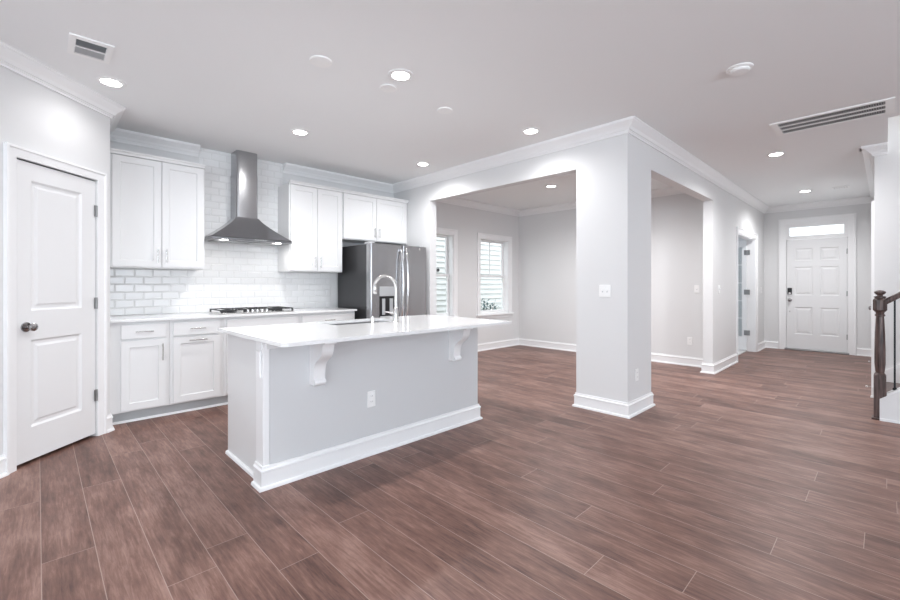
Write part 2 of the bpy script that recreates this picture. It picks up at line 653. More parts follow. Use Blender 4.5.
def window(name, x0, x1, muntin=True):
    root = empty(name, (x0, YK, 0), kind='structure')
    W = x1 - x0
    f = MB()
    cased(f, 0, W, WZ1, 0.085, WZ0)
    f.build('window_casing', M['trim'], root, smooth=True, sharp=25)
    s = MB()
    s.box(-0.105, W + 0.105, -0.055, 0.02, WZ0 - 0.030, WZ0, 0.006)
    s.box(-0.085, W + 0.085, -0.016, 0.0, WZ0 - 0.085, WZ0 - 0.030, 0.003)
    s.build('window_sill', M['trim'], root)
    j = MB()
    j.box(0, 0.018, 0, 0.16, WZ0, WZ1)
    j.box(W - 0.018, W, 0, 0.16, WZ0, WZ1)
    j.box(0, W, 0, 0.16, WZ1 - 0.018, WZ1)
    j.box(0, W, 0, 0.16, WZ0, WZ0 + 0.02)
    j.build('window_jamb', M['trim'], root)
    mid = 1.375
    for nm, za, zb, yy in (('lower_sash', WZ0 + 0.02, mid + 0.02, 0.085), ('upper_sash', mid - 0.02, WZ1 - 0.018, 0.115)):
        q = MB()
        st = 0.042
        q.box(0.018, 0.018 + st, yy, yy + 0.03, za, zb)
        q.box(W - 0.018 - st, W - 0.018, yy, yy + 0.03, za, zb)
        q.box(0.018 + st, W - 0.018 - st, yy, yy + 0.03, za, za + st)
        q.box(0.018 + st, W - 0.018 - st, yy, yy + 0.03, zb - st * 0.9, zb)
        if nm == 'upper_sash' and muntin:
            q.box(W / 2 - 0.009, W / 2 + 0.009, yy + 0.008, yy + 0.022, za + st, zb - st * 0.9)
        so = q.build(nm, M['trim'], root)
        g = MB().box(0.018 + st, W - 0.018 - st, yy + 0.013, yy + 0.017, za + st, zb - st * 0.9)
        g.build('window_pane', M['glass'], so)
    return root


window('window_1', *WIN[0])
window('window_2', *WIN[1])


def knob(parent, x, z, m, yf, name='door_knob', rose=0.032, ball=0.027):
    return MB().lathe([(rose, yf), (rose, yf - 0.008), (0.012, yf - 0.012), (0.011, yf - 0.034), (ball * 0.8, yf - 0.040),
                       (ball, yf - 0.052), (ball * 0.96, yf - 0.062), (ball * 0.6, yf - 0.070), (0.004, yf - 0.072)],
                      (x, 0, z), 'y', 24).build(name, m, parent, smooth=True, sharp=40)


def hinge(parent, x, z, yf, m, wd=0.016):
    h = MB()
    h.lathe([(0.007, -0.045), (0.007, 0.045)], (x, yf - 0.006, z), 'z', 10)
    h.box(x - wd, x + wd, yf - 0.004, yf + 0.001, z - 0.044, z + 0.044)
    return h.build('hinge', m, parent)


MOULD = ((0, 0), (0.010, 0.010), (0.026, 0.010), (0.052, 0.003), (0.053, 0.003))

# door 1: pantry door on the diagonal
r = empty('door_1', (0, PC, 0), R(45), kind='structure')
f = MB()
cased(f, PD0 - 0.004, PD1 + 0.004, PDZ + 0.004, 0.072)
f.build('door_casing', M['trim'], r, smooth=True, sharp=25)
f = MB()
f.box(PD0 - 0.004, PD0 - 0.0005, 0.0, T, 0, PDZ + 0.004)
f.box(PD1 + 0.0005, PD1 + 0.004, 0.0, T, 0, PDZ + 0.004)
f.box(PD0 - 0.004, PD1 + 0.004, 0.0, T, PDZ, PDZ + 0.004)
f.build('door_jamb', M['trim'], r)
f = MB()
f.slab(PD0 + 0.003, PD1 - 0.003, 0.024, PDZ - 0.006, 0.008, 0.043,
       [(-0.035, 0.355, 0.245, 0.838), (-0.035, 0.355, 1.035, 1.918)],
       ((0, 0), (0.014, 0.012), (0.032, 0.012), (0.048, 0.004), (0.049, 0.004)))
leaf = f.build('door_leaf', M['door'], r)
k = knob(leaf, PD0 + 0.07, 0.928, M['dchrome'], 0.008)
k['label'] = 'dark polished round knob'
for z in (1.80, 1.065, 0.33):
    hinge(r, PD1 - 0.002, z, 0.004, M['hinge'])

# door 2: front entry door with transom; local x runs along -Y, viewer looks +X
r = empty('door_2', (XF, DY1, 0), R(-90), kind='structure')
DW = DY1 - DY0
f = MB()
cased(f, 0, DW, 2.36, 0.088)
f.box(0, 0.022, 0.0, 0.16, 0, 2.36)
f.box(DW - 0.022, DW, 0.0, 0.16, 0, 2.36)
f.box(0.022, DW - 0.022, 0.0, 0.16, 2.325, 2.36)
f.build('door_casing', M['trim'], r, smooth=True, sharp=25)
f = MB()
f.box(0.022, DW - 0.022, 0.012, 0.14, 2.058, 2.115)
f.slab(0.022, DW - 0.022, 2.115, 2.325, 0.012, 0.06)
f = MB()
f.box(0.022, DW - 0.022, 0.012, 0.13, 2.055, 2.122)
f.box(0.022, 0.070, 0.012, 0.13, 2.122, 2.325)
f.box(DW - 0.070, DW - 0.022, 0.012, 0.13, 2.122, 2.325)
f.box(0.070, DW - 0.070, 0.012, 0.13, 2.280, 2.325)
tf = f.build('transom_frame', M['trim'], r)
MB().box(0.070, DW - 0.070, 0.06, 0.066, 2.122, 2.280).build('transom_pane', M['glass'], tf)
f = MB()
cols = ((0.145, 0.400), (0.505, 0.760))
rows = ((0.30, 0.80), (1.02, 1.545), (1.66, 1.885))
f.slab(0.026, DW - 0.026, 0.032, 2.050, 0.020, 0.062, [(a, b, c0, c1) for a, b in cols for c0, c1 in rows], MOULD)
f.box(0.015, 0.040, 0.063, 0.080, 0.03, 2.055)
f.box(DW - 0.040, DW - 0.015, 0.063, 0.080, 0.03, 2.055)
leaf = f.build('door_leaf', M['door'], r)
kk = knob(leaf, 0.075, 0.93, M['dchrome'], 0.020)
kp = MB()
kp.box(0.043, 0.107, -0.004, 0.020, 1.035, 1.155, 0.006)
kp = kp.build('keypad_lock', M['black'], leaf)
MB().lathe([(0.022, -0.004), (0.022, -0.012), (0.006, -0.015), (0.006, -0.03), (0.001, -0.031)], (0.075, 0, 1.052), 'y', 16).build('lock_turn', M['nickel'], kp, smooth=True)
MB().lathe([(0.009, 0.020), (0.009, 0.012), (0.004, 0.010)], (0.075, 0, 0.72), 'y', 12).build('door_button', M['nickel'], leaf, smooth=True)
for z in (1.80, 1.06, 0.30):
    hinge(r, DW - 0.026, z, 0.016, M['hinge'], 0.010)
MB().box(0.0, DW, -0.03, 0.16, 0, 0.030, 0.006).build('door_threshold', M['hinge'], r)

# door 3: glazed French door standing open into the study
r = empty('door_3', (FX0, YC, 0), 0, kind='structure')
FW = FX1 - FX0
f = MB()
cased(f, 0, FW, FZ, 0.088)
f.build('door_casing', M['trim'], r, smooth=True, sharp=25)
f = MB()
f.box(0, 0.018, 0, T, 0, FZ)
f.box(FW - 0.018, FW, 0, T, 0, FZ)
f.box(0.018, FW - 0.018, 0, T, FZ - 0.018, FZ)
f.build('door_jamb', M['trim'], r)


def french_leaf(parent, hx, sgn):
    """leaf opened square to the wall; hinge line at local x = hx"""
    lf = MB()
    y0, y1 = T + 0.002, T + 0.002 + 0.64
    xa, xb = (hx - 0.036, hx) if sgn > 0 else (hx, hx + 0.036)
    st = 0.070
    zr = [0.022] + [0.26, 0.60, 0.92, 1.245, 1.575, 1.90] + [2.02]
    lf.box(xa, xb, y0, y0 + st, 0.022, 2.02, 0.002)
    lf.box(xa, xb, y1 - st, y1, 0.022, 2.02, 0.002)
    lf.box(xa, xb, y0 + st, y1 - st, 0.022, 0.265)
    lf.box(xa, xb, y0 + st, y1 - st, 1.90, 2.02)
    for z in (0.592, 0.912, 1.237, 1.567):
        lf.box(xa + 0.006, xb - 0.006, y0 + st, y1 - st, z, z + 0.022)
    ym = (y0 + y1) / 2
    lf.box(xa + 0.006, xb - 0.006, ym - 0.011, ym + 0.011, 0.265, 1.90)
    leaf = lf.build('door_leaf', M['door'], parent)
    MB().box((xa + xb) / 2 - 0.002, (xa + xb) / 2 + 0.002, y0 + st, y1 - st, 0.265, 1.90).build('door_pane', M['glass'], leaf)
    for z in (1.80, 1.08, 0.34):
        h = MB()
        h.lathe([(0.009, -0.045), (0.009, 0.045)], (xa - 0.004 if sgn > 0 else xb + 0.004, y0 - 0.006, z), 'z', 10)
        h.box(xa - 0.003, xa, y0 - 0.05, y0 + 0.04, z - 0.045, z + 0.045) if sgn > 0 else h.box(xb, xb + 0.003, y0 - 0.05, y0 + 0.04, z - 0.045, z + 0.045)
        h.build('hinge', M['hinge'], parent)


french_leaf(r, FW - 0.019, 1)
french_leaf(r, 0.019, -1)

# door 4: hall closet door seen edge-on; local x along -X, viewer looks -Y (rotated half a turn)
r = empty('door_4', (CX1, YH, 0), R(180), kind='structure')
CW = CX1 - CX0
f = MB()
cased(f, 0, CW, CZ, 0.080)
f.build('door_casing', M['trim'], r, smooth=True, sharp=25)
f = MB()
f.slab(0.003, CW - 0.003, 0.018, CZ - 0.004, 0.010, 0.046, [(0.12, CW - 0.12, 0.245, 0.838), (0.12, CW - 0.12, 1.035, 1.918)], MOULD)
leaf = f.build('door_leaf', M['door'], r)
knob(leaf, 0.075, 0.93, M['dchrome'], 0.010)

# ------------------------------------------------------------ setting: subway tile backsplash
tb = MB()
gr = MB()
TW, TH, G = 0.1524, 0.0762, 0.003
regions = [(PX, 2.81, 0.912, 0.912 + 6 * TH), (1.246, 2.167, 0.912 + 6 * TH, CE)]
for x0, x1, z0, z1 in regions:
    gr.box(x0, x1, YK - 0.007, YK, z0, z1)
    n0 = round((z0 - 0.912) / TH)
    kz = n0
    while 0.912 + kz * TH < z1:
        za, zb = 0.912 + kz * TH, 0.912 + (kz + 1) * TH
        off = (kz % 2) * TW / 2
        kx = int((x0 - off) // TW)
        while kx * TW + off < x1:
            xa, xb = max(kx * TW + off, x0), min((kx + 1) * TW + off, x1)
            a, b, c0, c1 = xa + G / 2, xb - G / 2, max(za, z0) + G / 2, min(zb, z1) - G / 2
            kx += 1
            if b - a < 0.02 or c1 - c0 < 0.02:
                continue
            yb, yf, i = YK - 0.0065, YK - 0.0095, 0.009
            dx, dz = random.uniform(-0.0004, 0.0004), random.uniform(-0.0004, 0.0004)
            q0 = [(a, yb, c0), (b, yb, c0), (b, yb, c1), (a, yb, c1)]
            q1 = [(a + i, yf + dx, c0 + i), (b - i, yf - dx + dz, c0 + i), (b - i, yf - dx - dz, c1 - i), (a + i, yf + dx, c1 - i)]
            for k in range(4):
                l = (k + 1) % 4
                tb.face([q0[k], q0[l], q1[l], q1[k]])
            tb.face(q1)
        kz += 1
bs = empty('wall_backsplash', kind='structure')
tb.build('tile_field', M['tile'], bs)
gr.build('tile_grout', M['grout'], bs)

# ------------------------------------------------------------ kitchen base cabinets
SHAKER = ((0, 0), (0.004, 0.009), (0.005, 0.009))
YB = 4.60       # face-frame plane


def bar_pull(parent, x, z, yf, length=0.13, vertical=False):
    b = MB()
    h = length / 2
    if vertical:
        b.tube([(x, yf - 0.028, z - h), (x, yf - 0.028, z + h)], 0.0055, 10)
        for s in (-1, 1):
            b.tube([(x, yf, z + s * (h - 0.018)), (x, yf - 0.028, z + s * (h - 0.018))], 0.004, 8)
    else:
        b.tube([(x - h, yf - 0.028, z), (x + h, yf - 0.028, z)], 0.0055, 10)
        for s in (-1, 1):
            b.tube([(x + s * (h - 0.018), yf, z), (x + s * (h - 0.018), yf - 0.028, z)], 0.004, 8)
    return b.build('bar_handle', M['nickel'], parent, smooth=True, sharp=40)


def base_cabinet(x0, x1, fronts, label):
    r = empty('base_cabinet', (x0, YB, 0), 0, label, 'cabinet', 'kitchen base cabinets along the tiled wall')
    W = x1 - x0
    b = MB()
    b.box(0.001, W - 0.001, 0, YK - YB - 0.013, 0.105, 0.888)
    b.build('cabinet_body', M['cab'], r)
    t = MB()
    t.box(0.0, W, 0.07, 0.085, 0.0, 0.105)
    t.build('toe_kick', M['toe'], r)
    sh = MB().prism([(0.07, 0), (0.07, 0.018), (0.060, 0.013), (0.054, 0)], 0, W, 'x').build('shoe_molding', M['trim'], r)
    for kind, a, c, z0, z1, hd in fronts:
        d = MB()
        a, c = a - x0, c - x0
        if kind == 'drawer':
            d.box(a, c, -0.020, 0, z0, z1, 0.0025)
            p = d.build('drawer', M['cab'], r)
            if hd:
                bar_pull(p, (a + c) / 2, (z0 + z1) / 2, -0.020)
        else:
            d.slab(a, c, z0, z1, -0.020, 0, [(a + 0.058, c - 0.058, z0 + 0.058, z1 - 0.058)], SHAKER)
            p = d.build('door', M['cab'], r)
            if hd == 'right':
                bar_pull(p, c - 0.03, z1 - 0.115, -0.020, 0.15, True)
            elif hd == 'left':
                bar_pull(p, a + 0.03, z1 - 0.115, -0.020, 0.15, True)
            elif hd == 'top':
                bar_pull(p, (a + c) / 2, z1 - 0.03, -0.020, 0.15)
    return r


ZD0, ZD1, ZF0, ZF1 = 0.120, 0.722, 0.738, 0.862
base_cabinet(PX + 0.001, 0.870, [('drawer', 0.515, 0.843, ZF0, ZF1, True), ('door', 0.515, 0.843, ZD0, ZD1, 'right')],
             'narrow white base cabinet with one drawer and vertical pull, beside the pantry corner')
base_cabinet(0.870, 1.325, [('drawer', 0.898, 1.295, ZF0, ZF1, True), ('door', 0.898, 1.295, ZD0, ZD1, 'top')],
             'white base cabinet with drawer and door carrying a horizontal pull, left of the cooktop')
base_cabinet(1.325, 2.110, [('drawer', 1.355, 2.080, ZF0, ZF1, False), ('door', 1.355, 1.714, ZD0, ZD1, 'right'), ('door', 1.722, 2.080, ZD0, ZD1, 'left')],
             'wide white base cabinet with plain false front under the gas cooktop')
base_cabinet(2.110, 2.825, [('drawer', 2.140, 2.795, ZF0, ZF1, True), ('door', 2.140, 2.464, ZD0, ZD1, 'right'), ('door', 2.472, 2.795, ZD0, ZD1, 'left')],
             'white base cabinet beside the refrigerator, half hidden behind the island')

ct = MB().box(PX + 0.002, 2.835, 4.560, YK - 0.013, 0.889, 0.912, 0.003, 2).build('countertop', M['quartz'])
tag(ct, 'long white quartz countertop along the tiled wall under the cooktop', 'countertop')

# gas cooktop
r = empty('cooktop', (1.700, 4.87, 0.912), 0, 'stainless gas cooktop with black grates on the white wall counter', 'cooktop')
b = MB()
b.box(-0.38, 0.38, -0.215, 0.225, 0.0, 0.010, 0.004)
b.build('cooktop_tray', M['nickel'], r)
for cx, w_ in ((-0.255, 0.235), (0.0, 0.235), (0.255, 0.235)):
    g = MB()
    h0, h1 = 0.034, 0.044
    y0, y1 = (-0.20, 0.20) if cx else (-0.075, 0.20)
    a, c2 = cx - w_ / 2, cx + w_ / 2
    for x in (a, c2 - 0.012):
        g.box(x, x + 0.009, y0, y1, h0, h1)
    for y in (y0, y1 - 0.009):
        g.box(a, c2, y, y + 0.009, h0, h1)
    g.box(cx - 0.006, cx + 0.006, y0, y1, h0, h1 + 0.002)
    for x in (a, c2 - 0.014):
        for y in (y0, y1 - 0.014):
            g.box(x, x + 0.014, y, y + 0.014, 0.010, h0)
    g.build('burner_grate', M['iron'], r)
for x, y, q in ((-0.255, -0.1, 0.040), (-0.255, 0.1, 0.032), (0.0, 0.08, 0.05), (0.255, -0.1, 0.032), (0.255, 0.1, 0.040)):
    MB().lathe([(q + 0.012, 0.010), (q + 0.012, 0.016), (q, 0.018), (q, 0.028), (q - 0.008, 0.030)], (x, y, 0), 'z', 20).build('burner', M['iron'], r, smooth=True)
for k in range(5):
    x = -0.10 + k * 0.05
    kn = MB().lathe([(0.021, 0.010), (0.021, 0.014), (0.017, 0.016), (0.016, 0.036), (0.013, 0.038)], (x, -0.150, 0), 'z', 16).build('control_knob', M['nickel'], r, smooth=True)

# ------------------------------------------------------------ upper cabinets
YU = 4.86


def upper_cabinet(x0, x1, z0, z1, split, label, handle_len=0.13, front_dx=(0.0, 0.0)):
    r = empty('upper_cabinet', (x0, YU, 0), 0, label, 'cabinet', 'white wall cabinets')
    W = x1 - x0
    MB().box(0, W, 0, YK - YU - 0.013, z0, z1).build('cabinet_body', M['cab'], r)
    s = split - x0
    a0, c1 = 0.012 + front_dx[0], W - 0.012 - front_dx[1]
    for a, c, hs in ((a0, s - 0.003, 1), (s + 0.003, c1, -1)):
        d = MB().slab(a, c, z0 + 0.012, z1 - 0.016, -0.020, 0, [(a + 0.058, c - 0.058, z0 + 0.070, z1 - 0.074)], SHAKER).build('door', M['cab'], r)
        bar_pull(d, c - 0.032 if hs > 0 else a + 0.032, z0 + 0.115, -0.020, handle_len, True)
    t = MB().prism([(-0.002, z1 - 0.014), (-0.026, z1 - 0.010), (-0.030, z1 + 0.006), (-0.044, z1 + 0.020), (-0.044, z1 + 0.030), (0.02, z1 + 0.030), (0.02, z1 - 0.014)], 0.0, W, 'x')
    t.build('top_molding', M['cab'], r)
    return r


ZU0, ZU1 = 1.372, 2.405
upper_cabinet(PX + 0.001, 1.225, ZU0, ZU1, 0.855, 'tall white two-door wall cabinet left of the range hood, next to the pantry', front_dx=(0.035, 0))
upper_cabinet(2.105, 2.800, ZU0, ZU1, 2.452, 'tall white two-door wall cabinet between the range hood and the refrigerator')
upper_cabinet(2.803, 3.855, 1.800, ZU1, 3.315, 'short white two-door wall cabinet above the refrigerator', front_dx=(0, 0.02))

# ------------------------------------------------------------ range hood
r = empty('range_hood', (1.685, YK - 0.013, 1.684), 0, 'stainless steel chimney range hood on the white tiled wall', 'range hood')
HW, HDp = 0.420, 0.40
b = MB()
b.box(-HW, HW, -HDp, 0, 0.0, 0.030, 0.004)
lip = b.build('hood_rim', M['steel_h'], r)
prof = []
NS = 10
for i in range(NS + 1):
    t = i / NS
    e = t ** 0.82
    hw = HW + (0.118 - HW) * (1 - (1 - t) ** 1.25)
    dp = HDp + (0.205 - HDp) * (1 - (1 - t) ** 1.25)
    prof.append((hw, dp, 0.030 + 0.248 * t))
b = MB()
rg = [[b.bm.verts.new(p) for p in ((-hw, -dp, z), (hw, -dp, z), (hw, -0.001, z), (-hw, -0.001, z))] for hw, dp, z in prof]
for a, c in zip(rg, rg[1:]):
    for k in range(4):
        l = (k + 1) % 4
        b.bm.faces.new((a[k], a[l], c[l], c[k]))
b.bm.faces.new(rg[0][::-1])
b.bm.faces.new(rg[-1])
b.build('hood_canopy', M['steel_h'], r, smooth=True, sharp=30)


def rounded_rect(x0, x1, y0, y1, rad, corners, n=5):
    """corners: set of indices 0:(x0,y0) 1:(x1,y0) 2:(x1,y1) 3:(x0,y1) rounded"""
    pts = []
    cs = [((x0 + rad, y0 + rad), 180), ((x1 - rad, y0 + rad), 270), ((x1 - rad, y1 - rad), 0), ((x0 + rad, y1 - rad), 90)]
    raw = [(x0, y0), (x1, y0), (x1, y1), (x0, y1)]
    for i, (c_, a0) in enumerate(cs):
        if i in corners:
            for k in range(n + 1):
                a = R(a0 + 90 * k / n)
                pts.append((c_[0] + rad * math.cos(a), c_[1] + rad * math.sin(a)))
        else:
            pts.append(raw[i])
    return pts


MB().prism(rounded_rect(-0.116, 0.116, -0.200, -0.001, 0.026, {0, 1}), 0.277, 0.760, 'z').build('lower_chimney', M['steel'], r, smooth=True, sharp=30)
MB().prism(rounded_rect(-0.112, 0.112, -0.197, -0.001, 0.024, {0, 1}), 0.760, CE - 1.684, 'z').build('upper_chimney', M['steel'], r, smooth=True, sharp=30)
for k in range(5):
    MB().lathe([(0.007, -HDp), (0.007, -HDp - 0.004), (0.005, -HDp - 0.005)], (0.02 + k * 0.026, 0, 0.015), 'y', 12).build('hood_button', M['chrome'], lip, smooth=True)
u = MB()
for x0_, x1_ in ((-0.36, -0.01), (0.01, 0.36)):
    u.box(x0_, x1_, -0.30, -0.05, -0.006, 0.0)
u.build('grease_filter', M['hinge'], r)
for x in (-0.28, 0.28):
    MB().lathe([(0.03, -0.004), (0.03, 0.0)], (x, -0.352, 0), 'z', 16).build('hood_lamp', M['lens'], r)
    l = bpy.data.lights.new('hood_beam', 'SPOT')
    l.energy = 1.9
    l.color = (1.0, 0.98, 0.95)
    l.spot_size = R(150)
    l.spot_blend = 1.0
    l.shadow_soft_size = 0.025
    o = bpy.data.objects.new('hood_beam', l)
    COL.objects.link(o)
    o.parent = r
    o.location = (x, -0.34, -0.02)
    o.rotation_euler = (R(20), 0, 0)

# ------------------------------------------------------------ refrigerator
r = empty('refrigerator', (3.353, 4.46, 0), 0, 'stainless French-door refrigerator with water dispenser and charcoal sides', 'refrigerator')
FWD = 0.452
MB().box(-FWD, FWD, 0.0, 0.69, 0.03, 1.715, 0.004).build('fridge_body', M['fridgeside'], r)
YF = -0.098


def fridge_door(name, x0, x1, z0, z1):
    d = MB()
    d.prism(rounded_rect(x0, x1, YF, -0.006, 0.022, {0, 1}, 6), z0, z1, 'z')
    return d.build(name, M['steel'], r, smooth=True, sharp=30)


dl = fridge_door('left_door', -FWD, 0.036, 0.70, 1.722)
dr = fridge_door('right_door', 0.042, FWD, 0.70, 1.722)
dz = fridge_door('freezer_drawer', -FWD, FWD, 0.08, 0.69)


def bow(parent, x, z0, z1):
    pts = []
    for i in range(13):
        t = i / 12
        pts.append((x, YF - 0.022 - 0.040 * math.sin(math.pi * t) ** 0.6, z0 + (z1 - z0) * t))
    h = MB().tube(pts, 0.0125, 10)
    h.box(x - 0.016, x + 0.016, YF - 0.030, YF + 0.002, z0 - 0.01, z0 + 0.03, 0.004)
    h.box(x - 0.016, x + 0.016, YF - 0.030, YF + 0.002, z1 - 0.03, z1 + 0.01, 0.004)
    return h.build('door_handle', M['chrome'], parent, smooth=True, sharp=40)


bow(dl, 0.000, 0.80, 1.665)
bow(dr, 0.078, 0.80, 1.665)
h = MB()
h.tube([(-0.36, YF - 0.055, 0.60), (0.36, YF - 0.055, 0.60)], 0.0125, 10)
for s in (-1, 1):
    h.tube([(s * 0.34, YF, 0.60), (s * 0.34, YF - 0.055, 0.60)], 0.010, 10)
h.build('drawer_handle', M['chrome'], dz, smooth=True, sharp=40)
d = MB()
d.box(-0.325, -0.085, YF - 0.006, YF + 0.002, 1.070, 1.190, 0.003)
dp = d.build('dispenser_panel', M['grey'], dl)
d = MB()
d.box(-0.325, -0.085, YF - 0.004, YF + 0.001, 0.800, 1.070, 0.002)
d.build('dispenser_recess', M['black'], dl)
d = MB()
d.box(-0.290, -0.245, YF - 0.014, YF - 0.004, 0.84, 1.04, 0.003)
d.box(-0.175, -0.125, YF - 0.014, YF - 0.004, 0.84, 1.04, 0.003)
d.box(-0.32, -0.09, YF - 0.028, YF - 0.004, 0.800, 0.822, 0.003)
d.build('dispenser_paddle', M['grey'], dl)
MB().lathe([(0.016, YF), (0.016, YF - 0.003), (0.013, YF - 0.004)], (0.32, 0, 1.685), 'y', 20).build('badge', M['chrome'], dr, smooth=True)
for x in (-0.40, 0.40):
    MB().box(x - 0.04, x + 0.04, -0.05, 0.06, 1.715, 1.745, 0.006).build('hinge_cover', M['grey'], r)
for x in (-0.40, 0.40):
    for y in (0.05, 0.60):
        MB().lathe([(0.02, 0.0), (0.02, 0.031)], (x, y, 0), 'z', 12).build('foot', M['black'], r)

# ------------------------------------------------------------ island
IX0, IX1, IY0, IY1, IZ = 0.985, 2.855, 2.575, 3.310, 0.880
r = empty('island_cabinet', ((IX0 + IX1) / 2, (IY0 + IY1) / 2, 0), 0, 'white and pale grey kitchen island base with scrolled corbels and tall baseboard', 'kitchen island')
ox, oy = (IX0 + IX1) / 2, (IY0 + IY1) / 2


def isl(mb):
    for v in mb.bm.verts:
        v.co.x -= ox
        v.co.y -= oy
    return mb


M['island'] = mat('island_paint', (0.66, 0.665, 0.675), 0.6)
isl(MB().box(IX0 + 0.01, IX1, IY0, IY0 + 0.09, 0, IZ)).build('front_panel', M['island'], r)
isl(MB().box(IX0, IX0 + 0.02, IY0 + 0.09, IY1, 0.0, IZ)).build('end_panel', M['cab'], r)
isl(MB().box(IX1 - 0.02, IX1, IY0 + 0.09, IY1, 0.0, IZ)).build('end_panel', M['cab'], r)
bk = isl(MB().box(IX0 + 0.02, IX1 - 0.02, IY1 - 0.02, IY1, 0.10, IZ)).build('back_frame', M['cab'], r)
isl(MB().box(IX0 + 0.02, IX1 - 0.02, IY0 + 0.09, IY1 - 0.06, 0.09, 0.11)).build('floor_panel', M['cab'], r)
isl(MB().box(IX0 + 0.02, IX1 - 0.02, IY1 - 0.08, IY1 - 0.07, 0.0, 0.10)).build('toe_kick', M['toe'], r)
for k in range(4):
    xa = IX0 + 0.03 + k * 0.4525
    d = MB()
    # fronts on the kitchen side face +y: build facing -y then mirror
    d.slab(-(xa + 0.445), -xa, 0.12, 0.86, -0.02, 0, [(-(xa + 0.387), -(xa + 0.058), 0.178, 0.802)], SHAKER)
    for v in d.bm.verts:
        v.co.x, v.co.y = -v.co.x - ox, -v.co.y + IY1 - oy
    d.build('cabinet_door', M['cab'], r)
# corner post
p = MB()
p.box(IX0 - 0.028, IX0 + 0.010, IY0 - 0.004, IY0 + 0.108, 0.0, IZ, 0.002)
isl(p).build('corner_post', M['trim'], r)
p = MB()
p.box(IX0 - 0.033, IX0 - 0.028, IY0 + 0.010, IY0 + 0.094, 0.820, IZ, 0.002)
p.box(IX0 - 0.038, IX0 - 0.028, IY0 + 0.020, IY0 + 0.084, 0.655, 0.815, 0.003)
isl(p).build('post_block', M['trim'], r)
# apron under the top, between the corbels
p = MB()
p.box(IX0 - 0.01, IX1, IY0 - 0.014, IY0, 0.828, IZ, 0.002)
isl(p).build('apron', M['cab'], r)
# baseboard: front, wrapping the post and the far end, shoe on the left end
p = MB().sweep([(IX0 - 0.028, IY0 + 0.108), (IX0 - 0.028, IY0 - 0.004), (IX1, IY0 - 0.004), (IX1, IY0 + 0.09)], base_prof())
isl(p).build('base_molding', M['trim'], r, smooth=True, sharp=25)
p = MB().sweep([(IX0, IY1), (IX0, IY0 + 0.108)], [(0, 0), (0.018, 0), (0.016, 0.014), (0.008, 0.022), (0, 0.022)])
isl(p).build('shoe_molding', M['trim'], r)


def corbel(x, wd=0.078):
    """S-scroll bracket; y is depth from the panel, z height"""
    pr = [(0.0, 0.828), (0.0, 0.575), (-0.066, 0.575), (-0.074, 0.580), (-0.078, 0.590), (-0.074, 0.602), (-0.064, 0.607), (-0.060, 0.612)]
    P0, P1, P2, P3 = (-0.060, 0.612), (-0.062, 0.70), (-0.075, 0.715), (-0.120, 0.745)
    for i in range(1, 9):
        t = i / 8
        pr.append(tuple((1 - t) ** 3 * P0[j] + 3 * t * (1 - t) ** 2 * P1[j] + 3 * t * t * (1 - t) * P2[j] + t ** 3 * P3[j] for j in (0, 1)))
    P0, P1, P2, P3 = (-0.120, 0.745), (-0.175, 0.770), (-0.168, 0.815), (-0.180, 0.845)
    for i in range(1, 9):
        t = i / 8
        pr.append(tuple((1 - t) ** 3 * P0[j] + 3 * t * (1 - t) ** 2 * P1[j] + 3 * t * t * (1 - t) * P2[j] + t ** 3 * P3[j] for j in (0, 1)))
    pr += [(-0.205, 0.848), (-0.205, IZ), (0.0, IZ)]
    b = MB()
    b.prism([(IY0 - 0.001 + y, z) for y, z in pr[1:]] , x, x + wd, 'x')
    return isl(b).build('corbel', M['trim'], r, smooth=True, sharp=35)


corbel(1.248)
corbel(2.490)

# island top with sink cut-out and rounded front corners
CX_0, CX_1, CY_0, CY_1, CZ0, CZ1 = 0.925, 2.912, 2.215, 3.340, 0.880, 0.901
SX0, SX1, SY0, SY1 = 1.640, 2.290, 2.935, 3.265
b = MB()
outer = rounded_rect(CX_0, CX_1, CY_0, CY_1, 0.035, {0, 1}, 6)
inner = rounded_rect(SX0, SX1, SY0, SY1, 0.03, {0, 1, 2, 3}, 4)
rings = []
for z in (CZ0, CZ1):
    vo = [b.bm.verts.new((x, y, z)) for x, y in outer]
    vi = [b.bm.verts.new((x, y, z)) for x, y in inner]
    ed = [b.bm.edges.new((l[i], l[(i + 1) % len(l)])) for l in (vo, vi) for i in range(len(l))]
    bmesh.ops.triangle_fill(b.bm, edges=ed, use_beauty=True)
    rings.append((vo, vi))
for q in (0, 1):
    lo, hi = rings[0][q], rings[1][q]
    for i in range(len(lo)):
        j = (i + 1) % len(lo)
        b.bm.faces.new((lo[i], lo[j], hi[j], hi[i]))
it = b.build('island_countertop', M['quartz'])
tag(it, 'white quartz island top with overhang and sink cut-out', 'countertop')

# undermount sink
b = MB()
z1, z0 = CZ0 - 0.0005, 0.68
i0 = rounded_rect(SX0 - 0.004, SX1 + 0.004, SY0 - 0.004, SY1 + 0.004, 0.034, {0, 1, 2, 3}, 4)
i1 = rounded_rect(SX0 + 0.012, SX1 - 0.012, SY0 + 0.012, SY1 - 0.012, 0.03, {0, 1, 2, 3}, 4)
f0 = rounded_rect(SX0 - 0.03, SX1 + 0.03, SY0 - 0.02, SY1 + 0.014, 0.04, {0, 1, 2, 3}, 4)
ra = [b.bm.verts.new((x, y, z1)) for x, y in f0]
rb = [b.bm.verts.new((x, y, z1)) for x, y in i0]
rc = [b.bm.verts.new((x, y, z0)) for x, y in i1]
for A, B in ((ra, rb), (rb, rc)):
    for i in range(len(A)):
        j = (i + 1) % len(A)
        b.bm.faces.new((A[i], A[j], B[j], B[i]))
b.bm.faces.new(rc)
r = b.build('sink', M['sinksteel'])
tag(r, 'undermount stainless steel sink sunk in the island top', 'sink')
